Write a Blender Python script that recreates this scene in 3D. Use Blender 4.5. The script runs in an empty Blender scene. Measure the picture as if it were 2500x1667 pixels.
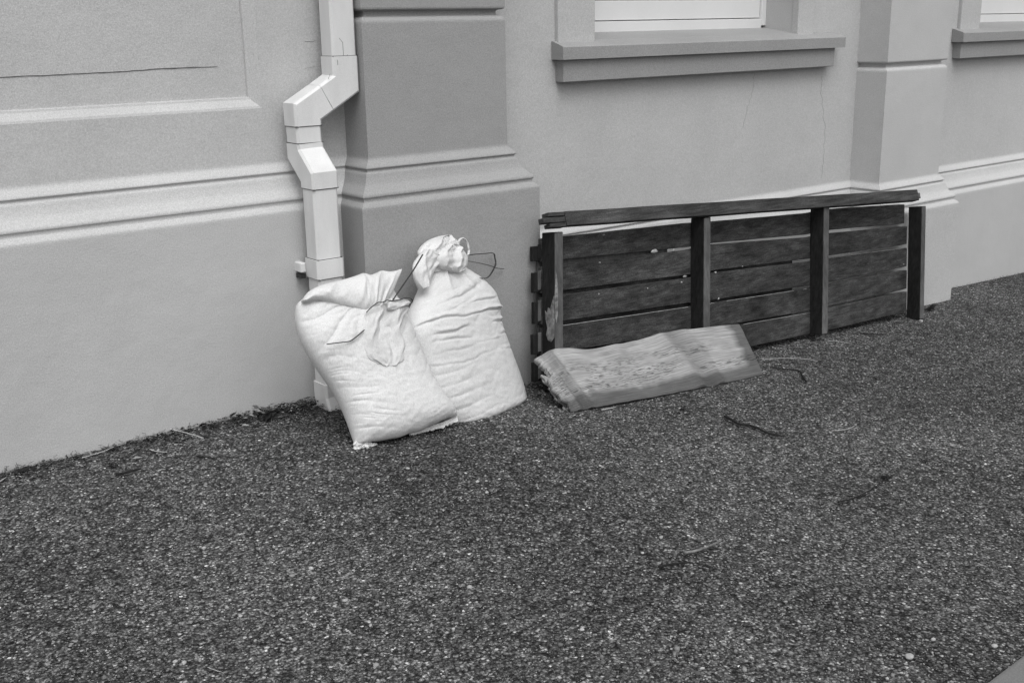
import bpy, bmesh, math, random
import numpy as np
from mathutils import Vector, Matrix, noise

# ------------------------------------------------------------------ camera, world, light, exposure
scene = bpy.context.scene
C = scene.collection
EXPOSURE = 0.26
# axes of the place seen from the camera: X runs along the facade, Y into it, Z up
RX = Vector((0.78323416, -0.1808949, 0.59482879))
RY = Vector((-0.6214946, -0.20165362, 0.75702066))
RZ = Vector((-0.0169918, -0.96260732, -0.27036721))
CAM = Vector((0.0, 0.0, 1.35))
FPX = 2772.0
cam_d = bpy.data.cameras.new('camera')
cam_d.sensor_width = 36.0
cam_d.lens = FPX / 2500.0 * 36.0
cam_d.clip_start = 0.05
cam_d.clip_end = 400
cam = bpy.data.objects.new('camera', cam_d)
C.objects.link(cam)
right = Vector((RX.x, RY.x, RZ.x)); down = Vector((RX.y, RY.y, RZ.y)); fwd = Vector((RX.z, RY.z, RZ.z))
M = Matrix.Identity(4)
for i in range(3):
    M[i][0] = right[i]; M[i][1] = -down[i]; M[i][2] = -fwd[i]; M[i][3] = CAM[i]
cam.matrix_world = M
scene.camera = cam

SUN_EL, SUN_AZ = math.radians(60), math.radians(204)   # azimuth clockwise from +Y
w = bpy.data.worlds.new('World'); scene.world = w; w.use_nodes = True
nt = w.node_tree
sky = nt.nodes.new('ShaderNodeTexSky'); sky.sky_type = 'NISHITA'; sky.sun_disc = False
sky.sun_elevation = SUN_EL; sky.sun_rotation = SUN_AZ
sky.air_density = 1.0; sky.dust_density = 4.0
hs = nt.nodes.new('ShaderNodeHueSaturation'); hs.inputs['Saturation'].default_value = 0.0
nt.links.new(sky.outputs[0], hs.inputs['Color'])
bg = nt.nodes['Background']; nt.links.new(hs.outputs[0], bg.inputs['Color'])
bg.inputs['Strength'].default_value = 0.15
sd = bpy.data.lights.new('sun', 'SUN'); sd.energy = 0.8; sd.angle = math.radians(50); sd.color = (1, 1, 1)
sun = bpy.data.objects.new('sun', sd); C.objects.link(sun)
sv = Vector((math.sin(SUN_AZ) * math.cos(SUN_EL), math.cos(SUN_AZ) * math.cos(SUN_EL), math.sin(SUN_EL)))
sun.rotation_euler = sv.to_track_quat('Z', 'Y').to_euler()
sun.location = (0, -3, 6)
scene.view_settings.view_transform = 'Standard'
scene.view_settings.look = 'None'
scene.view_settings.exposure = EXPOSURE
scene.view_settings.gamma = 1.0

# ------------------------------------------------------------------ measuring helpers
SC = 2500.0 / 2352.0
def ray(px, py):
    x = px * SC - 1250.0; y = py * SC - 833.5
    return right * x + down * y + fwd * FPX
def onY(px, py, Y):
    r = ray(px, py); return CAM + r * (Y / r.y)
def lean(y0, z0, k):
    """plane Y = y0 + k (Z - z0)"""
    def f(px, py, off=0.0):
        r = ray(px, py)
        t = (y0 + k * (CAM.z - z0)) / (r.y - k * r.z)
        n = Vector((0, -1, k)).normalized()
        return CAM + r * t + n * off
    f.n = Vector((0, -1, k)).normalized()
    return f
def plane3(a, b, c):
    n = (b - a).cross(c - a).normalized()
    if n.y > 0: n = -n
    def f(px, py, off=0.0):
        r = ray(px, py); t = (a - CAM).dot(n) / r.dot(n)
        return CAM + r * t + n * off
    f.n = n
    return f

GP = [(-60, .10), (-5, .01), (1.7, 0.0), (2.1, -.02), (2.6, -.075), (2.95, -.112), (4.0, -.172), (5.4, -.225), (7.0, -.285), (14, -.50), (60, -1.6)]
def gz(x, y=0):
    for (a, za), (b, zb) in zip(GP, GP[1:]):
        if x <= b:
            t = max(0, (x - a) / (b - a)); t2 = t
            return za + (zb - za) * t2
    return GP[-1][1]
def onG(px, py):
    r = ray(px, py); z = 0
    for _ in range(12):
        p = CAM + r * ((z - CAM.z) / r.z); z = gz(p.x, p.y)
    return p

# ------------------------------------------------------------------ object helpers
def link(name, bm, m, parent=None, smooth=False):
    me = bpy.data.meshes.new(name)
    bmesh.ops.recalc_face_normals(bm, faces=bm.faces)
    bm.to_mesh(me); bm.free()
    if smooth:
        for p in me.polygons: p.use_smooth = True
    me.materials.append(m)
    o = bpy.data.objects.new(name, me); C.objects.link(o)
    if parent: o.parent = parent
    return o
def thing(name, label, cat, loc=(0, 0, 0), group=None):
    o = bpy.data.objects.new(name, None); C.objects.link(o)
    o.empty_display_size = .1
    o['label'] = label; o['category'] = cat
    if group: o['group'] = group
    return o
def tag(o, label, cat, group=None, kind=None):
    o['label'] = label; o['category'] = cat
    if group: o['group'] = group
    if kind: o['kind'] = kind
    return o
def box(bm, x0, x1, y0, y1, z0, z1):
    v = [bm.verts.new((x, y, z)) for x in (x0, x1) for y in (y0, y1) for z in (z0, z1)]
    for f in ((0, 1, 3, 2), (4, 6, 7, 5), (0, 4, 5, 1), (2, 3, 7, 6), (0, 2, 6, 4), (1, 5, 7, 3)):
        bm.faces.new([v[i] for i in f])
def bevel_all(bm, wd, seg=1):
    bmesh.ops.bevel(bm, geom=list(bm.edges), offset=wd, segments=seg, affect='EDGES', profile=.6)
def rounded(prof, r=.009, n=3):
    P = [Vector(p) for p in prof]; out = [P[0]]
    for a, b, c in zip(P, P[1:], P[2:]):
        ra = min(r, (a - b).length * .45); rc = min(r, (c - b).length * .45)
        p0 = b + (a - b).normalized() * ra; p2 = b + (c - b).normalized() * rc
        for k in range(n + 1):
            t = k / n; out.append(p0 * (1 - t) ** 2 + b * 2 * t * (1 - t) + p2 * t * t)
    out.append(P[-1]); return [(p.x, p.y) for p in out]
def sweep(bm, path, prof, inward=0.30):
    """closed wall solid: prof = [(z, out)] up the face, path = facade line in plan"""
    prof = rounded(prof)
    prof = list(prof) + [(prof[-1][0], -inward), (prof[0][0], -inward)]
    P = [Vector(p) for p in path]; n = len(P); mit = []
    for i in range(n):
        ns = []
        if i > 0: d = (P[i] - P[i - 1]).normalized(); ns.append(Vector((d.y, -d.x)))
        if i < n - 1: d = (P[i + 1] - P[i]).normalized(); ns.append(Vector((d.y, -d.x)))
        m = sum(ns, Vector((0, 0)))
        m = m / (m.dot(ns[0])) if len(ns) == 2 else m
        mit.append(m)
    rings = []
    for i in range(n):
        rings.append([bm.verts.new((P[i].x + mit[i].x * o, P[i].y + mit[i].y * o, z)) for z, o in prof])
    k = len(prof)
    for a, b in zip(rings, rings[1:]):
        for j in range(k): bm.faces.new((a[j], a[(j + 1) % k], b[(j + 1) % k], b[j]))
    bm.faces.new(rings[0]); bm.faces.new(rings[-1][::-1])
def tube(bm, pts, r, seg=6, flat=1.0, taper=None):
    pts = [Vector(p) for p in pts]; rings = []; n = len(pts)
    for i, p in enumerate(pts):
        d = (pts[min(i + 1, n - 1)] - pts[max(i - 1, 0)]).normalized()
        up = Vector((0, 0, 1)) if abs(d.z) < .9 else Vector((0, 1, 0))
        a = d.cross(up).normalized(); b = a.cross(d)
        rr = r if taper is None else r * (taper[0] + (taper[1] - taper[0]) * i / (n - 1))
        rings.append([bm.verts.new(p + (a * math.cos(t) + b * math.sin(t) * flat) * rr) for t in [2 * math.pi * k / seg for k in range(seg)]])
    for a, b in zip(rings, rings[1:]):
        for j in range(seg): bm.faces.new((a[j], a[(j + 1) % seg], b[(j + 1) % seg], b[j]))
    bm.faces.new(rings[0]); bm.faces.new(rings[-1][::-1])
def smooth_line(pts, m=6):
    pts = [Vector(p) for p in pts]; out = []
    for i in range(len(pts) - 1):
        p0 = pts[max(i - 1, 0)]; p1 = pts[i]; p2 = pts[i + 1]; p3 = pts[min(i + 2, len(pts) - 1)]
        for k in range(m):
            t = k / m
            out.append(.5 * ((2 * p1) + (p2 - p0) * t + (2 * p0 - 5 * p1 + 4 * p2 - p3) * t * t + (3 * p1 - p0 - 3 * p2 + p3) * t ** 3))
    out.append(pts[-1]); return out
def cr(pts, t):
    """Catmull-Rom through 2D px points, t in 0..1"""
    n = len(pts) - 1; u = min(max(t, 0), 1) * n; i = min(int(u), n - 1); f = u - i
    g = lambda j: pts[min(max(j, 0), n)]
    r = []
    for k in range(2):
        p0, p1, p2, p3 = g(i - 1)[k], g(i)[k], g(i + 1)[k], g(i + 2)[k]
        r.append(.5 * (2 * p1 + (p2 - p0) * f + (2 * p0 - 5 * p1 + 4 * p2 - p3) * f * f + (3 * p1 - p0 - 3 * p2 + p3) * f ** 3))
    return r
def nz(x, y, z=0.0): return noise.noise(Vector((x, y, z)))
def ladder(name, L, R, plane, T, wr, m, parent=None, nu=60, nv=80, off=0.0, sag=None, back=1.0, pw=2.4, stain=None, minT=.002):
    """closed soft body between two edge curves L and R traced on its own plane;
       T(v) half thickness, wr(s, v) creases, sag(s, v) px shift"""
    bm = bmesh.new(); F, B = [], []
    uvl = bm.loops.layers.uv.new('uv'); n = plane.n
    co = {}
    for j in range(nv + 1):
        v = j / nv; l = cr(L, v); r = cr(R, v); rf, rb = [], []
        for i in range(nu + 1):
            s = i / nu
            # finer spacing near the rims
            s = .5 - .5 * math.cos(math.pi * s) if pw > 1.5 else s
            x = l[0] + (r[0] - l[0]) * s; y = l[1] + (r[1] - l[1]) * s
            if sag: dx, dy = sag(s, v); x += dx; y += dy
            q = abs(2 * s - 1)
            pr = math.sqrt(max(0.0, 1 - q ** pw))
            p = plane(x, y, off)
            h = T(v) * pr + minT
            c = wr(s, v) * min(1, pr * 1.6 + .15)
            a = bm.verts.new(p + n * (h + c)); b = bm.verts.new(p - n * (h * back - c * .5))
            co[a] = (s, v); co[b] = (s, v)
            rf.append(a); rb.append(b)
        F.append(rf); B.append(rb)
    for j in range(nv):
        for i in range(nu):
            bm.faces.new((F[j][i], F[j][i + 1], F[j + 1][i + 1], F[j + 1][i]))
            bm.faces.new((B[j][i], B[j + 1][i], B[j + 1][i + 1], B[j][i + 1]))
        for e in (0, nu): bm.faces.new((F[j][e], F[j + 1][e], B[j + 1][e], B[j][e]))
    for i in range(nu):
        for e in (0, nv): bm.faces.new((F[e][i], B[e][i], B[e][i + 1], F[e][i + 1]))
    for f in bm.faces:
        for lp in f.loops: lp[uvl].uv = co[lp.vert]
    return link(name, bm, m, parent, smooth=True)

# ------------------------------------------------------------------ materials (a black and white world: every colour is a grey)
def g(v): return (v, v, v, 1)
def mat(name, base, rough=.8, parts=(), bump=(), spec=.3):
    """parts: (scale, detail, amount, stretch)  colour variation;  bump: (scale, detail, strength, distance)"""
    m = bpy.data.materials.new(name); m.use_nodes = True
    t = m.node_tree; b = t.nodes['Principled BSDF']
    b.inputs['Roughness'].default_value = rough; b.inputs['Specular IOR Level'].default_value = spec
    tc = t.nodes.new('ShaderNodeTexCoord')
    val = t.nodes.new('ShaderNodeValue'); val.outputs[0].default_value = base; cur = val.outputs[0]
    for sc, det, amt, st in parts:
        mp = t.nodes.new('ShaderNodeMapping'); mp.inputs['Scale'].default_value = st
        t.links.new(tc.outputs['Object'], mp.inputs[0])
        n = t.nodes.new('ShaderNodeTexNoise'); n.inputs['Scale'].default_value = sc; n.inputs['Detail'].default_value = det
        t.links.new(mp.outputs[0], n.inputs['Vector'])
        a = t.nodes.new('ShaderNodeMapRange'); a.inputs[1].default_value = .25; a.inputs[2].default_value = .75
        a.inputs[3].default_value = 1 - amt; a.inputs[4].default_value = 1 + amt
        t.links.new(n.outputs[0], a.inputs[0])
        mu = t.nodes.new('ShaderNodeMath'); mu.operation = 'MULTIPLY'
        t.links.new(cur, mu.inputs[0]); t.links.new(a.outputs[0], mu.inputs[1]); cur = mu.outputs[0]
    m['_c'] = 0
    t.links.new(cur, b.inputs['Base Color'])
    prev = None
    for sc, det, st, dist in bump:
        n = t.nodes.new('ShaderNodeTexNoise'); n.inputs['Scale'].default_value = sc; n.inputs['Detail'].default_value = det
        t.links.new(tc.outputs['Object'], n.inputs['Vector'])
        bp = t.nodes.new('ShaderNodeBump'); bp.inputs['Strength'].default_value = st; bp.inputs['Distance'].default_value = dist
        t.links.new(n.outputs[0], bp.inputs['Height'])
        if prev: t.links.new(prev, bp.inputs['Normal'])
        prev = bp.outputs[0]
    if prev: t.links.new(prev, b.inputs['Normal'])
    return m
def plaster(name, base):
    return mat(name, base, .75, parts=((1.1, 3, .05, (1, 1, .6)), (5, 4, .035, (1, 1, 1)), (240, 2, .15, (1, 1, 1)), (480, 1, .12, (1, 1, 1))),
               bump=((14, 3, .25, .01), (160, 3, .35, .002)))
M_wall = plaster('pale_render', .455)
M_dark = plaster('grey_render', .30)
M_sill = plaster('grey_sill_paint', .285)
M_crack = mat('crack_dark', .10, .9, parts=((60, 2, .4, (1, 1, 1)),))
M_crack2 = mat('crack_faint', .35, .9)
M_frame = mat('white_gloss_paint', .66, .4, parts=((5, 2, .03, (1, 1, 1)), (500, 1, .05, (1, 1, 1))), bump=((60, 2, .1, .001),), spec=.5)
M_pipe = mat('painted_pipe', .63, .5, parts=((6, 4, .06, (1, 1, .4)), (22, 4, .06, (1, 1, .25)), (420, 1, .07, (1, 1, 1))), bump=((30, 2, .12, .002),), spec=.4)
M_bag = mat('woven_plastic', .60, .55, parts=((7, 3, .04, (1, 1, 1)), (300, 1, .12, (1, 1, .4))), bump=((55, 3, .35, .004), (420, 1, .25, .001)), spec=.35)
M_tail = mat('thin_woven_plastic', .53, .6, parts=((9, 3, .08, (1, 1, 1)), (300, 1, .10, (1, 1, .4))), bump=((55, 3, .35, .004),), spec=.3)
M_strap = mat('dark_cable_tie', .02, .5, spec=.4)
M_batten = mat('shade_darkened_batten', .017, .9, parts=((14, 4, .4, (1, 1, .3)), (90, 3, .4, (1, 1, .3))), bump=((60, 4, .4, .003),), spec=.1)  # darker than the slats: shade of the batten sides put into the colour
M_slat = mat('stained_slat', .046, .75, parts=((4, 5, .55, (.7, 1.5, 1.5)), (18, 5, .5, (.6, 2, 2)), (80, 3, .45, (.25, 2, 2)), (220, 2, .5, (1, 1, 1))), bump=((60, 4, .4, .002),), spec=.10)
M_wood = mat('dark_stained_wood', .050, .8, parts=((5, 5, .5, (.7, 1.5, 1.5)), (14, 4, .45, (.25, 2, 2)), (70, 3, .45, (.12, 2, 2)), (260, 1, .4, (1, 1, 1))), bump=((60, 4, .4, .003),), spec=.12)
M_woodl = mat('worn_lit_wood', .085, .75, parts=((9, 4, .35, (.5, 2, .5)), (80, 3, .35, (1, 1, .2)), (500, 1, .2, (1, 1, 1))), bump=((70, 4, .4, .003),))  # paler wood for worn parts and for light painted on fronts and edges
M_raw = mat('bare_broken_wood', .30, .85, parts=((40, 4, .5, (1, 1, 1)),), bump=((90, 3, .6, .004),))
M_patch = mat('scraped_wood', .19, .9, parts=((25, 4, .6, (1, 1, 1)), (90, 3, .4, (1, 1, 1))), bump=((90, 3, .6, .003),), spec=.1)
M_bark = mat('dark_twig', .010, .85, parts=((90, 3, .4, (1, 1, 1)),), bump=((120, 3, .5, .002),))
M_straw = mat('dry_straw', .42, .8, parts=((60, 2, .3, (1, 1, 1)),))
M_litter = mat('damp_litter', .012, .9, parts=((80, 3, .5, (1, 1, 1)),))
M_conc = mat('smooth_concrete', .15, .8, parts=((3, 4, .12, (1, 1, 1)), (300, 2, .2, (1, 1, 1))), bump=((120, 3, .3, .002),))
M_pebble = mat('pale_pebble', .34, .7, parts=((60, 3, .25, (1, 1, 1)),), bump=((100, 3, .3, .002),))
# glass
M_glass = bpy.data.materials.new('window_glass'); M_glass.use_nodes = True
b = M_glass.node_tree.nodes['Principled BSDF']; b.inputs['Base Color'].default_value = g(.04); b.inputs['Roughness'].default_value = .05

# ground: dark binder with crowded pale and dark chips
def ground_mat():
    m = bpy.data.materials.new('exposed_aggregate'); m.use_nodes = True
    t = m.node_tree; b = t.nodes['Principled BSDF']; b.inputs['Roughness'].default_value = .9; b.inputs['Specular IOR Level'].default_value = .04
    tc = t.nodes.new('ShaderNodeTexCoord')
    wn = t.nodes.new('ShaderNodeTexNoise'); wn.inputs['Scale'].default_value = 90; wn.inputs['Detail'].default_value = 2
    t.links.new(tc.outputs['Object'], wn.inputs['Vector'])
    vm = t.nodes.new('ShaderNodeVectorMath'); vm.operation = 'MULTIPLY_ADD'
    t.links.new(wn.outputs['Color'], vm.inputs[0]); vm.inputs[1].default_value = (.008, .008, .008); t.links.new(tc.outputs['Object'], vm.inputs[2])
    def cells(scale, stops):
        v = t.nodes.new('ShaderNodeTexVoronoi'); v.inputs['Scale'].default_value = scale
        t.links.new(vm.outputs[0], v.inputs['Vector'])
        s = t.nodes.new('ShaderNodeSeparateColor'); t.links.new(v.outputs['Color'], s.inputs[0])
        r = t.nodes.new('ShaderNodeValToRGB'); cr_ = r.color_ramp
        cr_.elements[0].position = stops[0][0]; cr_.elements[0].color = g(stops[0][1])
        cr_.elements[1].position = stops[-1][0]; cr_.elements[1].color = g(stops[-1][1])
        for p, c in stops[1:-1]: cr_.elements.new(p).color = g(c)
        t.links.new(s.outputs[0], r.inputs[0])
        e = t.nodes.new('ShaderNodeMapRange'); e.inputs[1].default_value = .25; e.inputs[2].default_value = .62; e.inputs[3].default_value = 1; e.inputs[4].default_value = .35
        t.links.new(v.outputs['Distance'], e.inputs[0])
        mu = t.nodes.new('ShaderNodeMixRGB'); mu.blend_type = 'MULTIPLY'; mu.inputs[0].default_value = 1
        t.links.new(r.outputs[0], mu.inputs[1]); t.links.new(e.outputs[0], mu.inputs[2])
        return mu.outputs[0], v.outputs['Distance'], s.outputs[1]
    a, da, _ = cells(140, ((0, .028), (.30, .05), (.55, .095), (.82, .14), (.96, .25), (1, .46)))
    c, dc, rnd = cells(85, ((0, .05), (.5, .12), (.8, .17), (.95, .3), (1, .60)))
    pick = t.nodes.new('ShaderNodeMath'); pick.operation = 'GREATER_THAN'; pick.inputs[1].default_value = .80
    t.links.new(rnd, pick.inputs[0])
    near = t.nodes.new('ShaderNodeMath'); near.operation = 'LESS_THAN'; near.inputs[1].default_value = .36
    t.links.new(dc, near.inputs[0])
    both = t.nodes.new('ShaderNodeMath'); both.operation = 'MULTIPLY'
    t.links.new(pick.outputs[0], both.inputs[0]); t.links.new(near.outputs[0], both.inputs[1])
    mx = t.nodes.new('ShaderNodeMixRGB'); t.links.new(both.outputs[0], mx.inputs[0]); t.links.new(a, mx.inputs[1]); t.links.new(c, mx.inputs[2])
    big = t.nodes.new('ShaderNodeTexNoise'); big.inputs['Scale'].default_value = 1.3; big.inputs['Detail'].default_value = 5
    t.links.new(tc.outputs['Object'], big.inputs['Vector'])
    br = t.nodes.new('ShaderNodeMapRange'); br.inputs[1].default_value = .3; br.inputs[2].default_value = .7; br.inputs[3].default_value = .95; br.inputs[4].default_value = 1.62
    t.links.new(big.outputs[0], br.inputs[0])
    mid = t.nodes.new('ShaderNodeTexNoise'); mid.inputs['Scale'].default_value = 26; mid.inputs['Detail'].default_value = 4
    t.links.new(tc.outputs['Object'], mid.inputs['Vector'])
    mr = t.nodes.new('ShaderNodeMapRange'); mr.inputs[1].default_value = .3; mr.inputs[2].default_value = .7; mr.inputs[3].default_value = .62; mr.inputs[4].default_value = 1.38
    t.links.new(mid.outputs[0], mr.inputs[0])
    mm = t.nodes.new('ShaderNodeMath'); mm.operation = 'MULTIPLY'; t.links.new(br.outputs[0], mm.inputs[0]); t.links.new(mr.outputs[0], mm.inputs[1])
    mu = t.nodes.new('ShaderNodeMixRGB'); mu.blend_type = 'MULTIPLY'; mu.inputs[0].default_value = 1
    t.links.new(mx.outputs[0], mu.inputs[1]); t.links.new(mm.outputs[0], mu.inputs[2])
    t.links.new(mu.outputs[0], b.inputs['Base Color'])
    iv = t.nodes.new('ShaderNodeMath'); iv.operation = 'SUBTRACT'; iv.inputs[0].default_value = 1; t.links.new(da, iv.inputs[1])
    bp = t.nodes.new('ShaderNodeBump'); bp.inputs['Strength'].default_value = 1.0; bp.inputs['Distance'].default_value = .0036
    t.links.new(iv.outputs[0], bp.inputs['Height'])
    bp2 = t.nodes.new('ShaderNodeBump'); bp2.inputs['Strength'].default_value = .7; bp2.inputs['Distance'].default_value = .006
    n2 = t.nodes.new('ShaderNodeTexNoise'); n2.inputs['Scale'].default_value = 45; n2.inputs['Detail'].default_value = 3
    t.links.new(tc.outputs['Object'], n2.inputs['Vector']); t.links.new(n2.outputs[0], bp2.inputs['Height'])
    t.links.new(bp.outputs[0], bp2.inputs['Normal'])
    t.links.new(bp2.outputs[0], b.inputs['Normal'])
    return m
M_ground = ground_mat()
def chip_mat(name, stops):
    m = bpy.data.materials.new(name); m.use_nodes = True
    t = m.node_tree; b = t.nodes['Principled BSDF']; b.inputs['Roughness'].default_value = .85; b.inputs['Specular IOR Level'].default_value = .06
    ge = t.nodes.new('ShaderNodeNewGeometry'); r = t.nodes.new('ShaderNodeValToRGB'); cr_ = r.color_ramp
    cr_.elements[0].position = stops[0][0]; cr_.elements[0].color = g(stops[0][1])
    cr_.elements[1].position = stops[-1][0]; cr_.elements[1].color = g(stops[-1][1])
    for p, c in stops[1:-1]: cr_.elements.new(p).color = g(c)
    t.links.new(ge.outputs['Random Per Island'], r.inputs[0]); t.links.new(r.outputs[0], b.inputs['Base Color'])
    return m
M_chips = chip_mat('stone_chips', ((0, .035), (.40, .09), (.70, .17), (.92, .26), (1, .42)))
M_debris = chip_mat('leaf_debris', ((0, .014), (.55, .035), (.82, .11), (1, .34)))

# ------------------------------------------------------------------ GROUND
def build_ground():
    xs = sorted(set([-60, -30, -10, -5] + [round(-4 + .2 * i, 3) for i in range(61)] + [8.5, 9.5, 11, 14, 20, 40, 60]))
    ys = [-60, -30, -10, -3, -1, 0, .5, 1, 1.5, 2, 2.5, 3, 3.5, 4.2]
    bm = bmesh.new(); V = [[bm.verts.new((x, y, gz(x))) for x in xs] for y in ys]
    for j in range(len(ys) - 1):
        for i in range(len(xs) - 1): bm.faces.new((V[j][i], V[j][i + 1], V[j + 1][i + 1], V[j + 1][i]))
    o = link('ground', bm, M_ground, smooth=True); o['kind'] = 'structure'; return o
build_ground()
# loose and half buried chips
def rocks(name, pts, m, flat=(.45, .8)):
    ico = bmesh.new(); bmesh.ops.create_icosphere(ico, subdivisions=1, radius=1)
    bv = np.array([v.co[:] for v in ico.verts]); bf = np.array([[v.index for v in f.verts] for f in ico.faces]); ico.free()
    rng = np.random.default_rng(5); n = len(pts); k = len(bv)
    V = np.zeros((n, k, 3))
    for i, (x, y, z, s) in enumerate(pts):
        c = bv * (1 + rng.uniform(-.28, .28, (k, 1)))
        c = c * np.array([1, rng.uniform(.6, 1), rng.uniform(*flat)]) * s
        a = rng.uniform(0, 6.28); ca, sa = math.cos(a), math.sin(a)
        V[i] = np.stack([c[:, 0] * ca - c[:, 1] * sa + x, c[:, 0] * sa + c[:, 1] * ca + y, c[:, 2] + z], 1)
    me = bpy.data.meshes.new(name)
    fa = (bf[None] + (np.arange(n) * k)[:, None, None]).reshape(-1, 3)
    me.vertices.add(n * k); me.vertices.foreach_set('co', V.reshape(-1))
    me.loops.add(fa.size); me.loops.foreach_set('vertex_index', fa.reshape(-1).astype(np.int32))
    me.polygons.add(len(fa)); me.polygons.foreach_set('loop_start', (np.arange(len(fa)) * 3).astype(np.int32))
    me.polygons.foreach_set('loop_total', np.full(len(fa), 3, np.int32))
    me.update(calc_edges=True); me.validate(); me.materials.append(m)
    o = bpy.data.objects.new(name, me); C.objects.link(o); return o
rnd = random.Random(11)
def scatter():
    pts = []
    while len(pts) < 32000:
        px = rnd.uniform(-60, 2410); py = rnd.uniform(560, 1640) if rnd.random() < .45 else rnd.uniform(900, 1640)
        p = onG(px, py)
        lim = 3.62 if p.x < 2.1 else (3.47 if p.x < 2.93 else (3.62 if p.x < 5.2 else (3.44 if p.x < 6 else 3.62)))
        if p.y > lim or p.y < .3: continue
        s = min(rnd.lognormvariate(math.log(.0020), .48), .0085)
        pts.append((p.x, p.y, gz(p.x) + s * rnd.uniform(-.15, .25), s))
    return pts
tag(rocks('gravel', scatter(), M_chips), 'coarse grey stone chips bedded all over the dark path', 'gravel', kind='stuff')

# concrete slab at the near right corner
def build_slab():
    a = onG(2255, 1590); b_ = onG(2352, 1523); d = (b_ - a); d.z = 0; d.normalize(); nrm = Vector((d.y, -d.x, 0))
    if nrm.y > 0: nrm = -nrm
    p0 = a - d * .25; p1 = a + d * 5
    bm = bmesh.new(); q = [p0, p1, p1 + nrm * 4, p0 + nrm * 4]
    bot = [bm.verts.new((p.x, p.y, gz(p.x) - .06)) for p in q]; top = [bm.verts.new((p.x, p.y, gz(p.x) + .018)) for p in q]
    bm.faces.new(top); bm.faces.new(bot[::-1])
    for i in range(4): bm.faces.new((bot[i], bot[(i + 1) % 4], top[(i + 1) % 4], top[i]))
    bevel_all(bm, .008, 2)
    o = link('pavement', bm, M_conc); o['kind'] = 'structure'
build_slab()

# ------------------------------------------------------------------ BUILDING
bld = thing('building', 'pale rendered building front with plinth moulding, pilasters and white sash windows', 'building')
YW = 3.74
def mould(zt, p=.09, low=-.9, top=4.2, groove=None):
    """profile from the ground up: plinth, moulding, shaft"""
    pr = [(low, p), (zt - .150, p), (zt - .143, p - .004), (zt - .134, p - .013), (zt - .130, p - .021), (zt - .118, p - .021), (zt - .114, p - .015),
          (zt - .104, p - .017), (zt - .094, p - .028), (zt - .075, p - .046), (zt - .052, p - .056), (zt - .034, p - .061), (zt - .030, p - .071),
          (zt - .022, p - .071), (zt - .019, p - .064), (zt - .012, p - .066), (zt + .012, 0.0)]
    if groove is not None:
        pr += [(groove - .034, 0), (groove - .020, -.013), (groove - .018, -.026), (groove, -.026), (groove + .003, 0)]
    pr += [(top, 0)]
    return pr
# left wall with its sunk panel
bm = bmesh.new()
zo, zi, xo, xi = 1.074, 1.112, 1.838, 1.800
sweep(bm, [(-8, YW), (2.20, YW)], mould(.865, top=zo), .3)
box(bm, xo, 2.20, YW, YW + .3, zo, 4.2)
box(bm, -8, -2.6, YW, YW + .3, zo, 4.2)
box(bm, -2.6, xo, YW, YW + .3, 3.6, 4.2)
link('wall', bm, M_wall, bld)
bm = bmesh.new()
o4 = [(-2.6, zo), (xo, zo), (xo, 3.6), (-2.6, 3.6)]; m4 = [(-2.594, zo + .008), (xo - .008, zo + .008), (xo - .008, 3.592), (-2.594, 3.592)]
i4 = [(-2.562, zi), (xi, zi), (xi, 3.562), (-2.562, 3.562)]
rings = [[bm.verts.new((x, y, z)) for x, z in q] for q, y in ((o4, YW + .0005), (m4, YW + .003), ([(-2.585, zo + .016), (xo - .016, zo + .016), (xo - .016, 3.584), (-2.585, 3.584)], YW + .010), ([(-2.570, zi - .007), (xi + .007, zi - .007), (xi + .007, 3.569), (-2.570, 3.569)], YW + .022), (i4, YW + .024), ([(-2.560, zi + .002), (xi - .002, zi + .002), (xi - .002, 3.560), (-2.560, 3.560)], YW + .034))]
back = [bm.verts.new((x, YW + .28, z)) for x, z in o4]
for a, b_ in zip(rings, rings[1:]):
    for k in range(4): bm.faces.new((a[k], a[(k + 1) % 4], b_[(k + 1) % 4], b_[k]))
bm.faces.new(rings[-1]); bm.faces.new(back[::-1])
for k in range(4): bm.faces.new((rings[0][k], back[k], back[(k + 1) % 4], rings[0][(k + 1) % 4]))
o = link('sunk_panel', bm, M_wall, bld)

# pilasters
bm = bmesh.new(); sweep(bm, [(2.169, YW + .08), (2.169, 3.588), (2.813, 3.588), (2.813, YW + .08)], mould(.865, groove=1.397), .05)
box(bm, 2.23, 2.75, 3.645, YW + .02, -.9, 4.19)
o = link('pilaster', bm, M_dark, bld); o['label'] = 'pilaster painted darker grey than the wall'
bm = bmesh.new(); sweep(bm, [(5.313, YW + .08), (5.313, 3.554), (5.88, 3.554), (5.88, YW + .08)], mould(.470, groove=1.108), .05)
box(bm, 5.37, 5.82, 3.61, YW + .02, -.9, 4.19)
o = link('pilaster', bm, M_wall, bld)

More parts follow.
